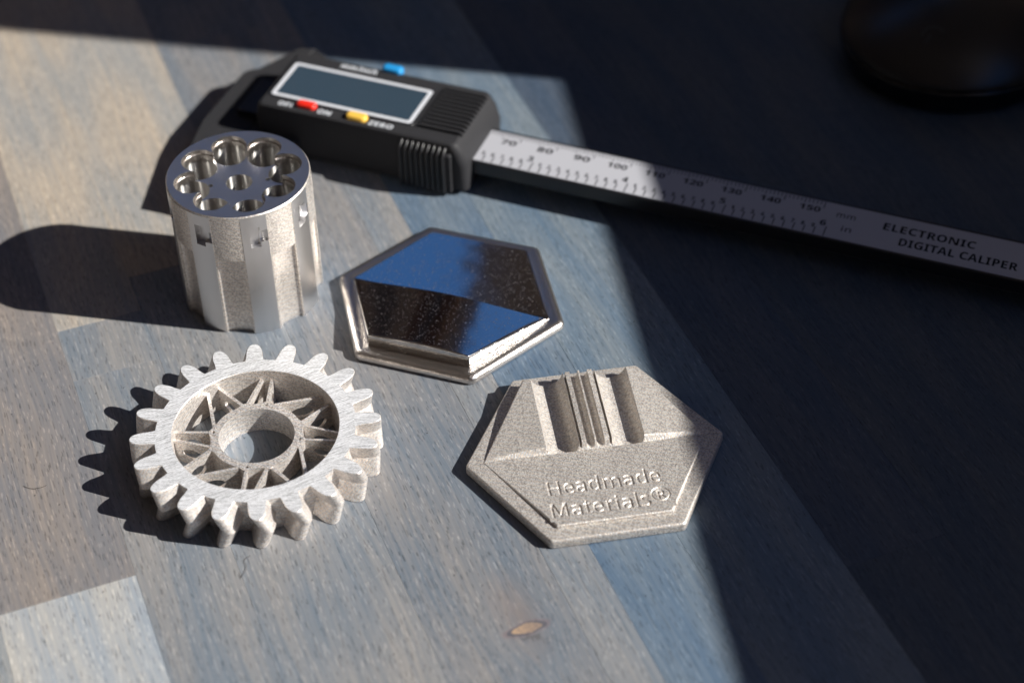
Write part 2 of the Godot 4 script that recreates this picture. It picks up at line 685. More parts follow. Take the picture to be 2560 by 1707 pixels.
func room() -> void:
	# the wall with the sunny window, a short way to the right of the table; local x runs along the wall (towards the viewer), z away from the table
	var along := Vector2(0.1297, 0.9916)
	var out := Vector2(0.9916, -0.1297)
	var foot := Vector2(26.1, -20.1) + Vector2(0.9806, 0.1963) * 290.0
	var b := Basis(Vector3(along.x, 0, along.y), Vector3.UP, Vector3(-out.x, 0, -out.y))
	var corner := Vector2(14.6, -107.0)
	# where the ray over the patch's far corner meets the wall
	var hit := corner + Vector2(0.9806, 0.1963) * ((foot - corner).dot(out) / Vector2(0.9806, 0.1963).dot(out))
	var jamb := (hit - foot).dot(along)
	var sill := 290.0 * SUN_TO.y / Vector2(SUN_TO.x, SUN_TO.z).length()
	var wall := MB.new(mats["wall_paint"])
	wall.xf = Transform3D(b, Vector3(foot.x, 0, foot.y))
	var low := -760.0
	var high := 1700.0
	wall.box(Vector3(-640, low, -160), Vector3(jamb, high, 0))
	wall.box(Vector3(jamb, low, -160), Vector3(jamb + 1100, sill, 0))
	wall.box(Vector3(jamb, 1250, -160), Vector3(jamb + 1100, high, 0))
	wall.box(Vector3(jamb + 1100, low, -160), Vector3(1700, high, 0))
	struct("window_wall", wall)
	# beyond its end the room steps back to the right
	var step := MB.new(mats["wall_paint"])
	step.box(Vector3(236, low, -620), Vector3(900, high, -575))
	struct("return_wall", step)
	var right_wall := MB.new(mats["wall_paint"])
	right_wall.box(Vector3(740, low, -1130), Vector3(900, high, -620))
	struct("right_wall", right_wall)
	# the far wall: two high windows with a pier between them
	var back := MB.new(mats["wall_paint"])
	var z := -1130.0
	back.box(Vector3(-1800, low, z - 160), Vector3(-900, high, z))
	back.box(Vector3(-900, low, z - 160), Vector3(-58, 880, z))
	back.box(Vector3(-900, 1420, z - 160), Vector3(-58, high, z))
	back.box(Vector3(-58, low, z - 160), Vector3(116, high, z))
	back.box(Vector3(116, low, z - 160), Vector3(450, 560, z))
	back.box(Vector3(116, 1000, z - 160), Vector3(450, high, z))
	back.box(Vector3(450, low, z - 160), Vector3(900, high, z))
	var far := struct("far_wall", back)
	# upright boards on the lower part of that wall
	var tones := ["panel_dark", "panel_grey", "panel_night", "panel_grey", "panel_dark", "panel_night", "panel_dark", "panel_brown", "panel_grey"]
	var x := -290.0
	for k in 9:
		var bw := MB.new(mats[tones[k]])
		var wide: float = [60.0, 44.0, 30.0, 38.0, 52.0, 40.0, 62.0, 26.0, 48.0][k]
		bw.box(Vector3(x + 1, low, z), Vector3(x + wide - 1, 850, z + 14.0 + 3.0 * (k % 3)), 1.5)
		part("wall_board", bw, far, 0.0)
		x += wide
	var side := MB.new(mats["wall_paint"])
	side.box(Vector3(-1960, low, -1290), Vector3(-1800, high, 1600))
	struct("side_wall", side)
	var near := MB.new(mats["wall_paint"])
	near.box(Vector3(-1960, low, 1600), Vector3(800, high, 1760))
	struct("near_wall", near)
	var ceiling := MB.new(mats["wall_paint"])
	ceiling.box(Vector3(-1960, high, -1500), Vector3(900, high + 120, 1800))
	struct("ceiling", ceiling)
	var floor_ := MB.new(mats["dark_wood"])
	floor_.box(Vector3(-1960, low - 100, -1500), Vector3(900, low, 1800))
	struct("floor", floor_)


# ---------------------------------------------------------------- the gear
func gear() -> void:
	var o := thing("gear", "pale steel gear wheel with brushed top and truss spokes round a hub", "gear", Vector3(-56.4, 0, 35.73))
	var hg := 8.87
	var sint: Material = mats["sintered"]
	var br: Material = mats["brushed"]
	var rim := MB.new(sint)
	var n := 360
	var outer := circle(21.9, n)
	var inner := circle(18.22, n)
	rim.wall(outer, 0, hg)
	rim.wall(MB.turned(inner, false), 0, hg - 0.12)
	for i in n:  # the chamfer at the bore and the faces
		var j := (i + 1) % n
		var a := inner[i]
		var b := inner[j]
		var c := a * (18.34 / 18.22)
		var d := b * (18.34 / 18.22)
		rim.quad(Vector3(a.x, hg - 0.12, a.y), Vector3(b.x, hg - 0.12, b.y), Vector3(d.x, hg, d.y), Vector3(c.x, hg, c.y))
		rim.quad(Vector3(a.x, 0, a.y), Vector3(outer[i].x, 0, outer[i].y), Vector3(outer[j].x, 0, outer[j].y), Vector3(b.x, 0, b.y))
	part("rim", rim, o)
	var face := MB.new(br)
	for i in n:
		var j := (i + 1) % n
		var c := inner[i] * (18.34 / 18.22)
		var d := inner[j] * (18.34 / 18.22)
		face.quad(Vector3(c.x, hg, c.y), Vector3(d.x, hg, d.y), Vector3(outer[j].x, hg, outer[j].y), Vector3(outer[i].x, hg, outer[i].y))
	var ft := part("brushed_face", face, o, 0.0)
	ft.mesh = turned_face(face, -27.0)
	ft.rotation_degrees.y = 27.0
	# teeth: a herringbone, so the middle of each is turned a little
	var prof := [[21.7, 6.1], [21.9, 5.8], [22.3, 5.35], [23.0, 4.95], [23.8, 4.6], [24.6, 4.4], [25.3, 4.0], [25.9, 3.55], [26.4, 3.05], [26.85, 2.45], [27.15, 1.8], [27.35, 1.0], [27.42, 0.0]]
	var levels := []
	for k in 13:
		levels.append(hg * k / 12.0)
	for k in 20:
		var mid := 192.55 + 18.0 * k
		var tooth := MB.new(sint)
		var rings := []
		for li in levels.size() + 2:
			var y: float
			var grow := 0.0
			if li == 0:
				y = 0.0
				grow = -0.16
			elif li == levels.size() + 1:
				y = hg + 0.004
				grow = -0.14
			else:
				y = levels[li - 1]
				if li == 1:
					y = 0.18
				if li == levels.size():
					y = hg - 0.13
			var turn := -3.9 * (1.0 - absf(y / hg * 2.0 - 1.0))
			rings.append(tooth_ring(prof, mid + turn, y, grow))
		tooth.loft(rings, false, true)
		tooth.m = br
		tooth.xf = Transform3D(Basis(Vector3.UP, deg_to_rad(-27.0)), Vector3.ZERO) * Transform3D()
		tooth.xf = Transform3D()
		tooth.fan(rings[-1], true)
		part("tooth", tooth, o, 32.0)
	# hub
	var hub := MB.new(sint)
	var hh := 6.6
	var pins := []
	for k in 4:
		pins.append(circle(0.42, 14, 9.75 * Vector2.from_angle(deg_to_rad(-82.0 + 90.0 * k))))
	var ho := PackedVector2Array()
	for i in 180:
		var a := TAU * i / 180.0
		var r := 10.0
		for k in 4:
			var d := absf(wrapf(a - deg_to_rad(-82.0 + 90.0 * k), -PI, PI))
			r += 0.75 * exp(-pow(d / 0.12, 2))
			d = absf(wrapf(a - deg_to_rad(-110.0 + 90.0 * k), -PI, PI))
			r += 0.75 * exp(-pow(d / 0.10, 2))
		ho.append(Vector2.from_angle(a) * r)
	var bore := circle(8.33, 120)
	hub.extrude(ho, [bore] + pins, 0.0, hh)
	part("hub", hub, o)
	# truss spokes: upright webs with a lens-shaped hole in each
	for k in 4:
		for s in [[0.0, -2.0, 0.6], [12.0, 41.0, 0.75], [-25.0, -9.0, 0.6], [-30.0, -40.0, 0.75]]:
			var a := Vector2.from_angle(deg_to_rad(-82.0 + 90.0 * k + s[0])) * 10.3
			var b := Vector2.from_angle(deg_to_rad(-82.0 + 90.0 * k + s[1])) * 18.4
			var along := b - a
			var len := along.length()
			var web := MB.new(sint)
			# built lying down: x along the spoke, z as height, y as thickness
			var dir := along.normalized()
			web.xf = Transform3D(Basis(Vector3(dir.x, 0, dir.y), Vector3(dir.y, 0, -dir.x), Vector3.UP), Vector3(a.x, 0, a.y))
			var w: float = s[2]
			var rect := PackedVector2Array([Vector2(-0.4, 0.0), Vector2(len, 0.0), Vector2(len, hh - 0.25), Vector2(-0.4, hh - 0.05)])
			var hole := PackedVector2Array()
			for i in 20:
				var t := TAU * i / 20.0
				hole.append(Vector2(len * 0.52 + len * 0.26 * cos(t), 3.0 + 1.5 * sin(t)))
			flip_extrude(web, rect, hole, -w / 2, w / 2)
			part("spoke", web, o)


func flip_extrude(mb: MB, rect: PackedVector2Array, hole: PackedVector2Array, y0: float, y1: float) -> void:
	mb.extrude(rect, [hole], y0, y1)


func turned_face(b: MB, deg: float) -> ArrayMesh:  # the same face, turned in its own axes so that the brush strokes run askew
	var c := MB.new()
	c.xf = Transform3D(Basis(Vector3.UP, deg_to_rad(deg)), Vector3.ZERO)
	for mat in b.surf:
		c.m = mat
		var v: PackedVector3Array = b.surf[mat]
		for i in range(0, v.size(), 3):
			c.tri(v[i], v[i + 1], v[i + 2])
	return c.mesh(0.0)


func tooth_ring(prof: Array, mid: float, y: float, grow: float) -> PackedVector3Array:
	var p := PackedVector2Array()
	var last := prof.size() - 1
	for i in range(0, last + 1):
		p.append(Vector2.from_angle(deg_to_rad(mid - prof[i][1])) * prof[i][0])
	for i in range(last - 1, -1, -1):
		p.append(Vector2.from_angle(deg_to_rad(mid + prof[i][1])) * prof[i][0])
	if grow != 0.0:
		var q := PackedVector2Array()
		for i in p.size():
			var t := (p[mini(i + 1, p.size() - 1)] - p[maxi(i - 1, 0)]).normalized()
			q.append(p[i] + Vector2(t.y, -t.x) * grow)
		p = q
	return ring3(p, y)


# ---------------------------------------------------------------- the two hexagonal plates
const HEX_IN := 24.9
const HEX_V := 21.56


func rise(u: float, v: float, soft: float) -> float:  # the raised half: a low roof that climbs away from the valley
	var us := sqrt(u * u + soft * soft) - soft
	return 2.6 + 2.05 * (1.0 - us / HEX_IN) * smoothstep(0.0, 1.0, v / 1.25) + 0.085 * v


func groove(u: float, v: float, base: float) -> float:
	var y := base
	var roof := 4.65 + 0.085 * v
	for g in [[-7.15, 3.75, 0.15], [7.55, 3.7, 0.15], [-0.93, 0.9, 1.0], [1.3, 0.9, 1.0]]:
		var d := absf(u - g[0])
		if d < g[1]:
			y = minf(y, roof + (0.15 if g[1] > 2.0 else -1.0) - sqrt(g[1] * g[1] - d * d))
	if (u > -3.37 and u < -2.85) or (u > 3.3 and u < 3.82):
		y = minf(y, roof - 1.7)
	return y


func hex_plate(o: Node3D, mat: Material, rim_mat: Material, corner: float, matte: bool) -> void:
	var plate := MB.new(rim_mat)
	var prof := [[0.45, 0.0], [0.12, 0.2], [0.0, 0.5], [0.0, 1.8], [0.08, 2.1], [0.25, 2.35], [0.5, 2.5], [3.56, 2.5], [3.6, 2.1]]
	if not matte:
		prof = [[0.7, 0.0], [0.25, 0.25], [0.05, 0.6], [0.0, 1.0], [0.05, 1.4], [0.25, 1.85], [0.6, 2.2], [1.1, 2.42], [1.7, 2.5], [2.5, 2.45], [3.3, 2.3]]
	var rings := []
	for e in prof:
		rings.append(ring3(hexagon(28.9, corner, e[0]), e[1]))
	plate.loft(rings, not matte)
	part("plate", plate, o, 50.0 if not matte else 40.0)
	# the flat half, w from 0 to HEX_V, a little proud of the rim
	var flat_half := MB.new(mat)
	var ya := func(p: Vector2) -> float: return 2.58 + 0.032 * p.y
	var ins := 0.25
	var e0 := PackedVector2Array([Vector2(-HEX_IN, 0), Vector2(HEX_IN, 0), Vector2(HEX_IN / 2, HEX_V), Vector2(-HEX_IN / 2, HEX_V)])
	var e1 := PackedVector2Array([Vector2(-HEX_IN + ins * 1.16, 0), Vector2(HEX_IN - ins * 1.16, 0), Vector2(HEX_IN / 2 - ins * 0.58, HEX_V - ins), Vector2(-HEX_IN / 2 + ins * 0.58, HEX_V - ins)])
	for i in 4:
		var a := e0[i]
		var b := e0[(i + 1) % 4]
		var c := e1[(i + 1) % 4]
		var d := e1[i]
		var foot := 0.6 if i == 0 else 2.2
		flat_half.quad(Vector3(a.x, foot, a.y), Vector3(a.x, ya.call(a) - 0.2, a.y), Vector3(b.x, ya.call(b) - 0.2, b.y), Vector3(b.x, foot, b.y))
		flat_half.quad(Vector3(a.x, ya.call(a) - 0.2, a.y), Vector3(d.x, ya.call(d), d.y), Vector3(c.x, ya.call(c), c.y), Vector3(b.x, ya.call(b) - 0.2, b.y))
	if matte:
		lettering(flat_half, e1, ya, o)
	else:
		flat_half.flat(MB.tess(e1, []), ya, true)
	part("flat_half", flat_half, o, 0.0 if matte else 40.0)
	# the rising half, v from 0 to HEX_V on the other side
	var soft := 1.2 if matte else 7.0
	var us := []
	for i in 8:
		us.append(-1.0 + i / 8.0)
	var fixed := []
	if matte:
		var marks := [-10.9, -3.4, -3.37, -2.85, -1.83, -0.03, 0.4, 2.2, 3.3, 3.82, 3.85, 11.25]
		var x := -12.3
		while x <= 12.31:
			fixed.append(x)
			x += 0.3
		for mk in marks:
			fixed.append(mk - 0.012)
			fixed.append(mk + 0.012)
		fixed.sort()
	else:
		for i in 31:
			fixed.append(-12.3 + 24.6 * i / 30.0)
	var vs := [0.0, 0.12, 0.25, 0.4, 0.55, 0.7, 0.85, 1.0, 1.15, 1.3, 1.6, 2.0]
	while vs[-1] < HEX_V - 1.2:
		vs.append(vs[-1] + 1.2)
	vs.append(HEX_V - 0.3)
	var rows := []
	for v: float in vs:
		var half := HEX_IN - v * 0.57735 - 0.3
		var row := PackedVector3Array()
		for i in 8:
			var u := lerpf(-half, -12.3, i / 8.0) if half > 12.3 else -12.3
			row.append(Vector3(u, rise(u, v, soft), -v))
		for u: float in fixed:
			var y := rise(u, v, soft)
			row.append(Vector3(u, groove(u, v, y) if matte else y, -v))
		for i in range(1, 9):
			var u := lerpf(12.3, half, i / 8.0) if half > 12.3 else 12.3
			row.append(Vector3(u, rise(u, v, soft), -v))
		rows.append(row)
	var up := MB.new(mat)
	for k in rows.size() - 1:
		var r0: PackedVector3Array = rows[k]
		var r1: PackedVector3Array = rows[k + 1]
		for i in r0.size() - 1:
			up.quad(r0[i], r0[i + 1], r1[i + 1], r1[i])
	# the walls: a small round-over, then straight down to the rim
	var edge := PackedVector3Array()
	for k in rows.size():
		edge.append(rows[k][rows[k].size() - 1])
	var back_row: PackedVector3Array = rows[-1]
	var count := edge.size()
	for i in range(back_row.size() - 2, 0, -1):
		edge.append(back_row[i])
	var count2 := edge.size()
	for k in range(rows.size() - 1, -1, -1):
		edge.append(rows[k][0])
	var outs := PackedVector3Array()
	for i in edge.size():
		var d := Vector3(0.866, 0, -0.5)
		if i >= count and i < count2:
			d = Vector3(0, 0, -1)
		elif i >= count2:
			d = Vector3(-0.866, 0, -0.5)
		outs.append(d * 0.3)
	for i in edge.size() - 1:
		var a := edge[i]
		var b := edge[i + 1]
		var last := Vector3(0, -0.001, 0)
		for st in [[0.6, 0.1], [0.9, 0.25], [1.0, 0.5]]:
			var a1: Vector3 = edge[i] + outs[i] * st[0] + Vector3(0, -minf(st[1], maxf(0.0, edge[i].y - 2.5)), 0)
			var b1: Vector3 = edge[i + 1] + outs[i + 1] * st[0] + Vector3(0, -minf(st[1], maxf(0.0, edge[i + 1].y - 2.5)), 0)
			up.quad(a, a1, b1, b)
			a = a1
			b = b1
		up.quad(a, Vector3(a.x, 2.2, a.z), Vector3(b.x, 2.2, b.z), b)
	part("raised_half", up, o, 24.0 if matte else 50.0)


func lettering(mb: MB, outline: PackedVector2Array, ya: Callable, o: Node3D) -> void:
	var loops := []
	for line in [["Headmade", -12.5, 12.0, 8.1, 12.5], ["Materials", -12.9, 8.4, 14.75, 19.15], ["®", 8.9, 13.0, 14.2, 18.3]]:
		var t := text_flat(line[0], false)
		var b := bounds(t)
		var q := PackedVector2Array()
		for p in t:
			var f := (p - b.position) / b.size
			q.append(Vector2(lerpf(line[1], line[2], f.x), lerpf(line[4], line[3], f.y)))
		loops.append_array(contours(q))  # a little heavier than the plain letters
	# depth of each outline by how many others hold it
	var depth := []
	for i in loops.size():
		var d := 0
		for j in loops.size():
			if i != j and Geometry2D.is_point_in_polygon(loops[i][0], loops[j]):
				d += 1
		depth.append(d)
	for i in loops.size():
		var wider := Geometry2D.offset_polygon(MB.turned(loops[i], true), 0.1 if depth[i] % 2 == 0 else -0.1)
		if wider.size() == 1:
			loops[i] = wider[0]
	var boxes := []
	for l: PackedVector2Array in loops:
		boxes.append(bounds(l).grow(0.01))
	# the top around the letters, and a fine grid that dips into each stroke
	var x0 := -13.6
	var x1 := 13.6
	var z0 := 7.2
	var z1 := 20.2
	var nx := 336
	var nz := 160
	mb.flat(MB.tess(outline, [PackedVector2Array([Vector2(x0, z0), Vector2(x1, z0), Vector2(x1, z1), Vector2(x0, z1)])]), ya, true)
	var grid_p := []
	for j in nz + 1:
		var row := PackedVector3Array()
		for i in nx + 1:
			var p := Vector2(lerpf(x0, x1, float(i) / nx), lerpf(z0, z1, float(j) / nz))
			var inside := 0
			var near := 9.0
			for k in loops.size():
				if boxes[k].has_point(p) and Geometry2D.is_point_in_polygon(p, loops[k]):
					inside += 1
			if inside % 2 == 1:
				for k in loops.size():
					if not boxes[k].grow(0.5).has_point(p):
						continue
					var l: PackedVector2Array = loops[k]
					for e in l.size():
						near = minf(near, p.distance_to(Geometry2D.get_closest_point_to_segment(p, l[e], l[(e + 1) % l.size()])))
			var deep := minf(near * 0.8, 0.34) if inside % 2 == 1 else 0.0
			row.append(Vector3(p.x, ya.call(p) - deep, p.y))
		grid_p.append(row)
	var cut := MB.new(mb.m)
	for j in nz:
		for i in nx:
			var q := [grid_p[j][i], grid_p[j + 1][i], grid_p[j + 1][i + 1], grid_p[j][i + 1]]
			cut.quad(q[0], q[1], q[2], q[3])
	part("engraved_lettering", cut, o, 14.0)


# ---------------------------------------------------------------- the revolver cylinder
func chamber_angle(k: int) -> float:
	return deg_to_rad(-106.3 + 45.0 * k)


func revolver_cylinder() -> void:
	var o := thing("revolver_cylinder", "upright steel revolver cylinder with eight chambers and fluted sides", "revolver cylinder", Vector3(-62.35, 0, -21.5))
	var top := 35.1
	var deck := 32.4
	var rough: Material = mats["blasted"]
	var mill: Material = mats["milled"]
	var big := []
	var bores := []
	for k in 8:
		var c := 10.85 * Vector2.from_angle(chamber_angle(k))
		big.append(circle(4.15, 48, c))
		bores.append(circle(3.88, 48, c))
	var recess := circle(10.3, 120)
	for b: PackedVector2Array in big:
		var u := Geometry2D.merge_polygons(recess, b)
		recess = u[0]
	var face := MB.new(mill)
	face.cap(circle(16.45, 180), [recess], top)
	part("top_face", face, o, 0.0)
	var rw := MB.new(mats["polished_rim"])
	rw.wall(MB.turned(recess, false), deck, top)
	part("recess_wall", rw, o, 30.0)
	var star := MB.new(mill)
	var centre := circle(3.05, 48)
	var holes := bores.duplicate()
	holes.append(centre)
	for a in [172.0, 352.0]:
		holes.append(circle(0.6, 16, 6.6 * Vector2.from_angle(deg_to_rad(a))))
	var whole := Geometry2D.offset_polygon(recess, 0.01)
	star.cap(whole[0], holes, deck)
	for h in holes.slice(9):
		star.wall(MB.turned(h, false), deck - 3.0, deck)
	part("extractor_star", star, o, 30.0)
	var inner := circle(10.3, 160)
	for k in 8:
		var bed := MB.new(mats["polished_rim"])
		for cr: PackedVector2Array in Geometry2D.clip_polygons(big[k], inner):
			for c2: PackedVector2Array in Geometry2D.clip_polygons(cr, bores[k]):
				bed.extrude(c2, [], deck - 0.5, top - 1.25, false)
		part("counterbore_ledge", bed, o, 30.0)
	for k in 8:
		var bw := MB.new(mats["bore"])
		var bc := 10.85 * Vector2.from_angle(chamber_angle(k))
		bw.uvf = func(p: Vector3) -> Vector2: return Vector2(p.y * 0.1, 0.1 * sin(atan2(p.z - bc.y, p.x - bc.x)) + 0.02 * p.x)
		bw.wall(MB.turned(bores[k], false), 0.3, deck)
		part("chamber", bw, o, 40.0)
	var cw := MB.new(mats["bore"])
	cw.uvf = func(p: Vector3) -> Vector2: return Vector2(p.y * 0.1, 0.1 * p.x + 0.07 * p.z)
	cw.wall(MB.turned(centre, false), 0.3, deck)
	part("centre_bore", cw, o, 40.0)
	# the outside: eight bright strips with a stop notch each, blasted and fluted between them
	var ys := [0.0, 0.25, 0.7, 1.2, 3.0, 6.0, 9.0, 12.0, 15.0, 18.0, 20.0, 21.0, 21.6, 22.0, 22.3, 22.42, 22.46, 24.0, 25.9, 25.94, 27.2, 27.24, 28.8, 30.4, 30.44, 31.6, 31.64, 33.0, 34.2, 34.7]
	for k in 8:
		var mid := chamber_angle(k)
		var strip := MB.new(mats["milled"])
		var land := MB.new(rough)
		var a0 := mid - deg_to_rad(10.3)
		var a1 := mid + deg_to_rad(10.3)
		var strip_a := []
		var x := -10.3
		while x < 10.31:
			strip_a.append(x)
			x += 0.412
		for s in [-4.1, 4.1]:
			strip_a.append(s - 0.05)
			strip_a.append(s + 0.05)
		strip_a.sort()
		grid(strip, strip_a, ys, mid, true)
		part("bright_strip", strip, o, 28.0)
		var land_a := []
		x = 10.3
		while x < 34.71:
			land_a.append(x)
			x += 0.488
		for s in [11.4, 33.6]:
			land_a.append(s - 0.06)
			land_a.append(s + 0.06)
		land_a.sort()
		grid(land, land_a, ys, mid, false)
		part("fluted_land", land, o, 28.0)
	var lip := MB.new(rough)
	var n := 180
	for i in n:
		var a := Vector2.from_angle(TAU * i / n)
		var b := Vector2.from_angle(TAU * (i + 1) / n)
		lip.quad(Vector3(a.x * 16.7, 34.7, a.y * 16.7), Vector3(a.x * 16.45, top, a.y * 16.45), Vector3(b.x * 16.45, top, b.y * 16.45), Vector3(b.x * 16.7, 34.7, b.y * 16.7))
	part("rim_chamfer", lip, o, 40.0)


func side_radius(a: float, y: float, strip: bool) -> float:
	var r := 16.75
	if y < 1.2:
		r -= 0.18 * pow(1.0 - y / 1.2, 2)
	if strip:
		# the stop notch, and its lead-in on the one side
		if absf(a) < 4.1 and y > 25.92 and y < 31.62:
			r -= 1.5
		elif a <= -4.1 and y > 27.22 and y < 30.42:
			r -= 1.2 * clampf((10.3 + a) / 5.0 + 0.15, 0.0, 1.0)
		return r
	var c := a - 22.5
	var edge := minf(a - 10.3, 34.7 - a)
	if y < 34.6:
		r -= 0.1 * clampf(edge / 0.3, 0.0, 1.0)
	if y < 22.44 and absf(c) < 11.1:
		r -= 0.35 + 1.0 * sqrt(maxf(0.0, 1.0 - pow(c / 11.2, 2))) * (1.0 if y < 21.0 else sqrt(maxf(0.25, 1.0 - pow((y - 21.0) / 2.2, 2))))
	return r


func grid(mb: MB, angles: Array, ys: Array, mid: float, strip: bool) -> void:
	for i in angles.size() - 1:
		for j in ys.size() - 1:
			var q := []
			for e in [[0, 0], [0, 1], [1, 1], [1, 0]]:
				var a: float = angles[i + e[0]]
				var y: float = ys[j + e[1]]
				var r := side_radius(a, y, strip)
				var d := Vector2.from_angle(mid + deg_to_rad(a)) * r
				q.append(Vector3(d.x, y, d.y))
			mb.quad(q[0], q[1], q[2], q[3])


# ---------------------------------------------------------------- the caliper
func caliper() -> void:
	var ka := 22.114
	var dir := Vector2.from_angle(deg_to_rad(ka))
	var at := Vector2(3.223, -65.767) - dir * 70.0
	var o := thing("digital_caliper", "black digital caliper with red, yellow and blue buttons and a silver scale", "caliper", Vector3(at.x, 0, at.y), -ka)
	var black: Material = mats["black_plastic"]
	# beam with the silver scale
	var beam := MB.new(mats["black_gloss"])
	beam.box(Vector3(-6, 5.0, -4.1), Vector3(236, 8.95, 11.0), 0.25)
	part("beam", beam, o)
	var label := MB.new(mats["label_silver"])
	label.box(Vector3(40, 8.9, -3.0), Vector3(212, 9.0, 10.35))
	var lab := part("scale_label", label, o)
	var ticks := MB.new(mats["ink"])
	for k in range(60, 151):
		var len := 1.3
		if k % 10 == 0:
			len = 2.6
		elif k % 5 == 0:
			len = 1.8
		ticks.box(Vector3(k - 0.11, 9.002, -2.8), Vector3(k + 0.11, 9.03, -2.8 + len))
	for k in range(23, 61):
		var x := k * 2.54
		var len := 3.6 if k % 10 == 0 else 2.6
		ticks.box(Vector3(x - 0.13, 9.002, 10.1 - len), Vector3(x + 0.13, 9.03, 10.1))
	var tk := part("tick_marks", ticks, lab)
	tk.set_meta("kind", "stuff")
	for k in range(70, 160, 10):
		var wide := 4.2 if k < 100 else 5.2
		print_text("scale_number", str(k), mats["ink"], lab, k - wide - 0.6, k - 0.6, -0.4, 1.7, 9.0, true)
	for k in range(24, 60):
		if k % 10:
			print_text("inch_number", str(k % 10), mats["ink"], lab, k * 2.54 - 1.1, k * 2.54 - 0.3, 6.2, 7.7, 9.0, true)
	for k in [3, 4, 5, 6]:
		print_text("inch_number", str(k), mats["ink"], lab, k * 25.4 - 1.9, k * 25.4 - 0.4, 4.2, 6.3, 9.0, true)
	print_text("unit_print", "mm", mats["ink"], lab, 153.7, 158.3, 0.4, 2.0, 9.0)
	print_text("unit_print", "in", mats["ink"], lab, 156.0, 158.4, 4.9, 7.0, 9.0)
	print_text("name_print", "ELECTRONIC", mats["ink"], lab, 165.4, 187.8, 0.2, 3.0, 9.0, true)
	print_text("name_print", "DIGITAL CALIPER", mats["ink"], lab, 170.2, 198.6, 4.8, 7.7, 9.0, true)
	# jaws
	var fixed := MB.new(black)
	var fo := PackedVector2Array([Vector2(-0.1, 45.6), Vector2(-5.6, 45.8), Vector2(-12.2, 24), Vector2(-13.7, 16), Vector2(-13.8, -6.5), Vector2(-13.4, -8.3), Vector2(-12.2, -9.6), Vector2(-10.6, -10.6), Vector2(-4.4, -23.4), Vector2(-0.1, -24.5)])
	bevelled(fixed, fo, 2.6, 7.1, 0.3)
	part("fixed_jaw", fixed, o, 20.0)
	var moving := MB.new(black)
	var mo := PackedVector2Array([Vector2(0.1, -24.5), Vector2(3.6, -22.8), Vector2(9.5, -12), Vector2(14, -9), Vector2(14, 16), Vector2(12.2, 24), Vector2(5.6, 45.8), Vector2(0.1, 45.6)])
	bevelled(moving, mo, 2.6, 7.0, 0.3)
	part("moving_jaw", moving, o, 20.0)
	# housing
	var body := MB.new(black)
	var rings := []
	for e in [[0.8, 1.5, 60.3, -9.6, 14.2, 1.8], [1.6, 1.0, 61.2, -10.2, 14.9, 2.2], [9.0, 1.2, 61.2, -10.6, 15.1, 2.2], [12.5, 1.8, 60.1, -10.7, 15.1, 2.2], [14.6, 2.2, 58.8, -10.6, 15.0, 2.0], [15.2, 2.6, 58.3, -10.3, 14.7, 1.8], [15.5, 3.2, 57.7, -9.7, 14.1, 1.4]]:
		rings.append(ring3(round_rect(e[1], e[2], e[3], e[4], e[5], 5), e[0]))
	body.loft(rings)
	var bd := part("housing", body, o, 30.0)
	# display
	var bez := MB.new(mats["black_gloss"])
	bevelled(bez, round_rect(3.6, 44.9, -6.1, 10.7, 1.2), 15.4, 15.62, 0.1)
	var dp := part("display", bez, o, 30.0)
	var fr := MB.new(mats["frame_print"])
	fr.extrude(round_rect(4.3, 44.2, -5.4, 10.0, 1.0), [round_rect(5.4, 43.1, -4.35, 8.95, 0.4)], 15.6, 15.66)
	part("frame", fr, dp, 0.0)
	var lcd := MB.new(mats["lcd"])
	lcd.cap(round_rect(5.35, 43.15, -4.4, 9.0, 0.4), [], 15.635)
	part("screen", lcd, dp, 0.0)
	# buttons
	for b in [["red", 12.8, 18.4, 10.4, 13.1], ["yellow", 27.1, 33.0, 10.7, 13.6], ["blue", 27.2, 33.0, -12.2, -9.2]]:
		var bt := MB.new(mats[b[0]])
		var rr := []
		for e in [[15.0, 0.0], [16.1, 0.0], [16.45, 0.2], [16.65, 0.55], [16.7, 1.0]]:
			rr.append(ring3(round_rect(b[1] + e[1], b[2] - e[1], b[3] + e[1], b[4] - e[1], maxf(0.1, 1.25 - e[1])), e[0]))
		bt.loft(rr)
		var node := part("button", bt, o, 50.0)
		node.set_meta("label", "%s push button" % b[0])
	print_text("print", "OFF", mats["white_print"], o, 8.0, 12.5, 11.8, 13.6, 15.5, true)
	print_text("print", "ON", mats["white_print"], o, 19.2, 22.9, 11.8, 13.6, 15.5, true)
	print_text("print", "ZERO", mats["white_print"], o, 33.7, 40.4, 11.9, 13.7, 15.5, true)
	print_text("print", "mm/inch", mats["white_print"], o, 16.3, 26.6, -9.4, -7.3, 15.5, true)
	# ribbed end
	var pit := MB.new(black)
	pit.cap(round_rect(46.2, 57.6, -7.9, 10.3, 0.5), [], 15.53)
	part("ribbed_panel", pit, o, 0.0)
	for k in 11:
		var rb := MB.new(black)
		var z := -7.0 + k * 1.68
		bar(rb, [Vector3(46.5, 15.4, z), Vector3(46.8, 16.0, z), Vector3(57.6, 16.0, z), Vector3(58.5, 15.3, z)], 0.52)
		part("rib", rb, o, 60.0)
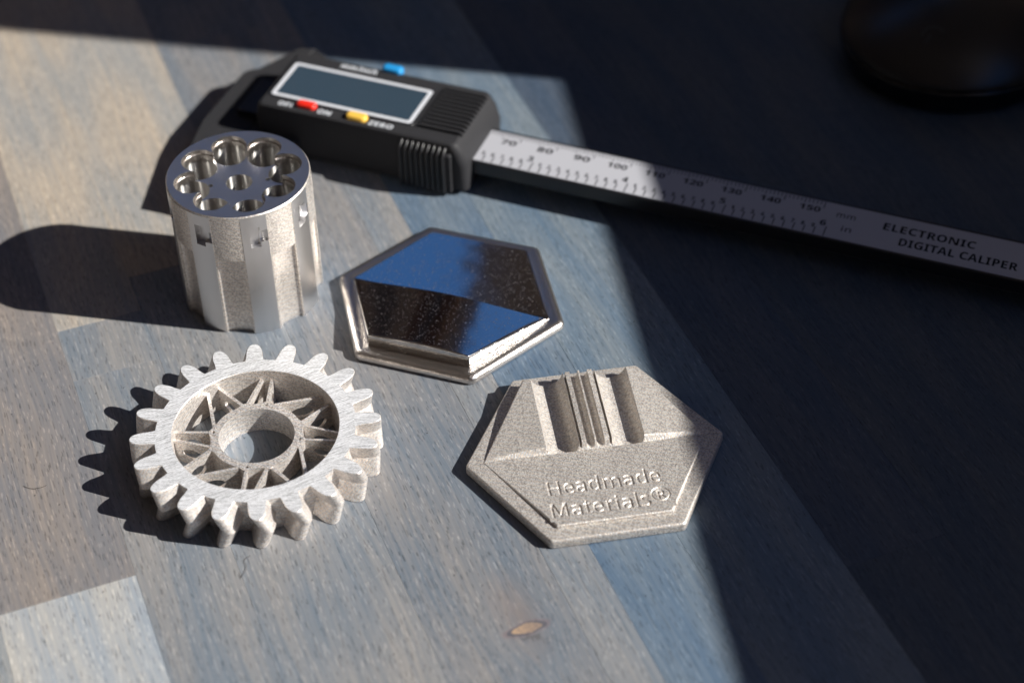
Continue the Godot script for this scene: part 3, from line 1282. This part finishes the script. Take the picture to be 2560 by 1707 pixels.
	# thumb grips in front and behind
	for s in [1, -1]:
		var blk := MB.new(black)
		var front := 16.3 if s > 0 else -11.2
		var rear := 12.0 if s > 0 else -8.0
		blk.box(Vector3(43.4, 1.0, minf(front, rear)), Vector3(57.4, 12.9, maxf(front, rear)), 0.4)
		var g := part("thumb_grip", blk, o, 20.0)
		for k in 9:
			var rb := MB.new(mats["black_gloss"])
			var x := 43.7 + k * 1.48
			var z1: float = front + s * 0.3
			var zt := (13.9 if s > 0 else -9.7)
			bar(rb, [Vector3(x, 1.2, z1 - s * 0.2), Vector3(x, 2.0, z1), Vector3(x, 12.3, z1), Vector3(x, 13.1, z1 - s * 0.35), Vector3(x, 14.6, zt), Vector3(x, 14.5, zt - s * 0.6)], 0.5)
			part("ridge", rb, g, 60.0)


func bar(mb: MB, path: Array, r: float) -> void:  # a round bar along a path
	var rings := []
	var n := path.size()
	for i in n:
		var d: Vector3 = (path[mini(i + 1, n - 1)] - path[maxi(i - 1, 0)]).normalized()
		var s := d.cross(Vector3(0.31, 0.52, 0.79)).normalized()
		if absf(d.x) > 0.7:
			s = Vector3(0, 0, 1).cross(d).normalized()
		else:
			s = Vector3(1, 0, 0)
		var u := s.cross(d)
		var ring := []
		for k in 10:
			ring.append(path[i] + (s * cos(TAU * k / 10) + u * sin(TAU * k / 10)) * r)
		rings.append(ring)
	for i in n - 1:
		for k in 10:
			var j := (k + 1) % 10
			mb.quad(rings[i][k], rings[i][j], rings[i + 1][j], rings[i + 1][k])
	for k in 8:
		mb.tri(rings[0][0], rings[0][k + 2], rings[0][k + 1])
		mb.tri(rings[n - 1][0], rings[n - 1][k + 1], rings[n - 1][k + 2])


func bevelled(mb: MB, p: PackedVector2Array, y0: float, y1: float, bevel: float) -> void:
	p = MB.turned(p, true)
	var q := PackedVector2Array()
	var n := p.size()
	for i in n:
		var e0 := (p[i] - p[(i + n - 1) % n]).normalized()
		var e1 := (p[(i + 1) % n] - p[i]).normalized()
		var n0 := Vector2(-e0.y, e0.x)
		var n1 := Vector2(-e1.y, e1.x)
		var mid := (n0 + n1).normalized()
		q.append(p[i] + mid * bevel / maxf(0.4, mid.dot(n0)))
	mb.loft([ring3(q, y0), ring3(p, y0 + bevel), ring3(p, y1 - bevel), ring3(q, y1)])


# ---------------------------------------------------------------- the mouse
func mouse() -> void:
	var o := thing("computer_mouse", "black computer mouse lying in deep shade behind the caliper", "mouse", Vector3(123.5, 0, -113.0))
	var side := MB.new(mats["mouse_side"])
	var shell := MB.new(mats["mouse_black"])
	var n := 72
	var oval := func(a: float, k: float, y: float) -> Vector3:
		var c := cos(a)
		var s := sin(a)
		var e := 2.08
		var x := 30.2 * k * signf(c) * pow(absf(c), 2.0 / e)
		var z := (29.2 if s > 0.0 else 33.0) * k * signf(s) * pow(absf(s), 2.0 / e)
		return Vector3(x, y, z)
	var rings := []
	for e in [[0.90, 0.5], [0.945, 1.0], [0.965, 2.2], [0.985, 4.0], [1.0, 6.2], [1.0, 7.4], [0.985, 7.9]]:
		var r := PackedVector3Array()
		for i in n:
			r.append(oval.call(TAU * i / n, e[0], e[1]))
		rings.append(r)
	side.loft(rings)
	part("base", side, o, 60.0)
	rings = []
	for e in [[0.955, 7.8], [0.985, 8.3], [0.99, 8.9], [0.965, 10.0], [0.93, 11.2], [0.87, 12.8], [0.77, 14.9], [0.64, 17.0], [0.49, 18.8], [0.33, 20.1], [0.17, 20.9], [0.03, 21.1]]:
		var r := PackedVector3Array()
		for i in n:
			r.append(oval.call(TAU * i / n, e[0], e[1]))
		rings.append(r)
	shell.loft(rings)
	part("shell", shell, o, 60.0)
	# the faint printed emblem: a few curved strokes
	var mark := MB.new(mats["mouse_mark"])
	for st in [[0.0, 0.0, 3.2, 0.2, 3.6], [3.8, 1.6, 3.0, 2.6, 6.0], [-1.5, 3.4, 2.4, 3.6, 6.6]]:
		var c := Vector2(-13.0 + st[0], 14.0 + st[1])
		for i in 14:
			var q := []
			for e in [[0, -0.4], [0, 0.4], [1, 0.4], [1, -0.4]]:
				var a := lerpf(st[3], st[4], (i + e[0]) / 14.0)
				var p: Vector2 = c + Vector2.from_angle(a) * (st[2] + e[1])
				var k := sqrt(pow(p.x / 30.2, 2) + pow(p.y / 29.2, 2))
				q.append(Vector3(p.x, shell_height(k) + 0.12, p.y))
			mark.quad(q[0], q[1], q[2], q[3])
	part("emblem", mark, o, 0.0)


func shell_height(k: float) -> float:
	var t := [[0.0, 21.1], [0.17, 20.9], [0.33, 20.1], [0.49, 18.8], [0.64, 17.0], [0.77, 14.9], [0.87, 12.8], [0.93, 11.2], [1.0, 8.9]]
	for i in t.size() - 1:
		if k <= t[i + 1][0]:
			return lerpf(t[i][1], t[i + 1][1], (k - t[i][0]) / (t[i + 1][0] - t[i][0]))
	return 16.0


# ---------------------------------------------------------------- lint
func fibre(label: String, pts: Array, r: float) -> void:
	var o := MeshInstance3D.new()
	var mb := MB.new(mats["lint"])
	var curve := Curve3D.new()
	for p in pts:
		curve.add_point(p)
	for i in range(1, pts.size() - 1):
		var d: Vector3 = (pts[i + 1] - pts[i - 1]) * 0.2
		curve.set_point_in(i, -d)
		curve.set_point_out(i, d)
	var rings := []
	var n := 18
	for i in n + 1:
		var c := curve.sample_baked(curve.get_baked_length() * i / n, true)
		var c2 := curve.sample_baked(minf(curve.get_baked_length(), curve.get_baked_length() * (i + 0.5) / n), true)
		var c0 := curve.sample_baked(maxf(0.0, curve.get_baked_length() * (i - 0.5) / n), true)
		var d := (c2 - c0).normalized()
		var s := d.cross(Vector3.UP).normalized()
		var u := s.cross(d)
		var ring := PackedVector3Array()
		for k in 5:
			ring.append(c + (s * cos(TAU * k / 5) + u * sin(TAU * k / 5)) * r)
		rings.append(ring)
	for i in n:
		for k in 5:
			mb.quad(rings[i][k], rings[i][(k + 1) % 5], rings[i + 1][(k + 1) % 5], rings[i + 1][k])
	o.name = numbered("lint_fibre")
	o.mesh = mb.mesh(60.0)
	add_child(o, true)
	o.set_meta("label", label)
	o.set_meta("category", "fibre")


func _ready() -> void:
	# camera: measured from the photograph
	var f := 4774.9
	var pitch := deg_to_rad(42.262)
	var roll := deg_to_rad(-1.438)
	var dist := 448.56
	var eye := dist * Vector3(0, sin(pitch), cos(pitch))
	var fwd := -eye.normalized()
	var right := Vector3.RIGHT
	var up := right.cross(fwd)
	var r2 := right * cos(roll) + up * sin(roll)
	var u2 := up * cos(roll) - right * sin(roll)
	var cam := Camera3D.new()
	cam.name = "camera"
	cam.transform = Transform3D(Basis(r2, u2, -fwd), eye * MM)
	var at := CameraAttributesPhysical.new()
	at.frustum_focal_length = 12.0 / (853.5 / f)
	at.frustum_near = 0.02
	at.frustum_far = 50.0
	at.frustum_focus_distance = 0.424
	at.exposure_aperture = 10.0
	cam.attributes = at
	cam.fov = rad_to_deg(2.0 * atan(853.5 / f))
	cam.near = 0.02
	cam.far = 50.0
	cam.current = true
	add_child(cam)
	# the sky outside, the sun, the exposure
	var env := Environment.new()
	env.background_mode = Environment.BG_SKY
	var sky := Sky.new()
	var sm := ProceduralSkyMaterial.new()
	sm.sky_top_color = Color(0.20, 0.36, 0.585)
	sm.sky_horizon_color = Color(0.40, 0.50, 0.62)
	sm.sky_curve = 0.2
	sm.ground_horizon_color = Color(0.46, 0.44, 0.41)
	sm.ground_bottom_color = Color(0.42, 0.40, 0.37)
	sky.sky_material = sm
	env.sky = sky
	env.background_energy_multiplier = SKY_ENERGY
	env.tonemap_mode = Environment.TONE_MAPPER_LINEAR
	env.tonemap_exposure = EXPOSURE
	env.sdfgi_enabled = true
	env.ssao_enabled = true
	env.ssil_enabled = true
	var we := WorldEnvironment.new()
	we.name = "world_environment"
	we.environment = env
	add_child(we)
	var sun := DirectionalLight3D.new()
	sun.name = "sun"
	sun.light_energy = SUN_ENERGY
	sun.light_color = Color(1.0, 0.985, 0.955)
	sun.light_angular_distance = 0.53
	sun.shadow_enabled = true
	sun.sky_mode = DirectionalLight3D.SKY_MODE_LIGHT_ONLY
	sun.basis = Basis.looking_at(-SUN_TO.normalized(), Vector3.UP)
	add_child(sun)

	make_materials()
	room()
	table()
	gear()
	var h := thing("hexagon_plate", "mirror polished steel hexagon plate with a folded two facet top", "metal plate", Vector3(-14.6, 0, -13.3), -199.4)
	hex_plate(h, mats["polished"], mats["polished_rim"], 2.2, false)
	var h2 := thing("hexagon_plate", "matte sintered hexagon plate with grooves and an engraved name", "metal plate", Vector3(17.7, 0, 38.4), 8.4)
	hex_plate(h2, mats["sintered_dark"], mats["sintered_dark"], 1.3, true)
	revolver_cylinder()
	caliper()
	mouse()
	fibre("short dark fibre lying on the bare boards left of the gear", [Vector3(-107.5, 0.12, 43.0), Vector3(-105.5, 0.15, 43.9), Vector3(-103.5, 0.14, 43.6), Vector3(-102.4, 0.12, 42.9)], 0.05)
	fibre("thin curled hair on the table before the gear teeth", [Vector3(-57.5, 0.12, 70.8), Vector3(-56.6, 0.2, 68.2), Vector3(-57.2, 0.15, 66.2), Vector3(-56.0, 0.3, 65.0)], 0.04)
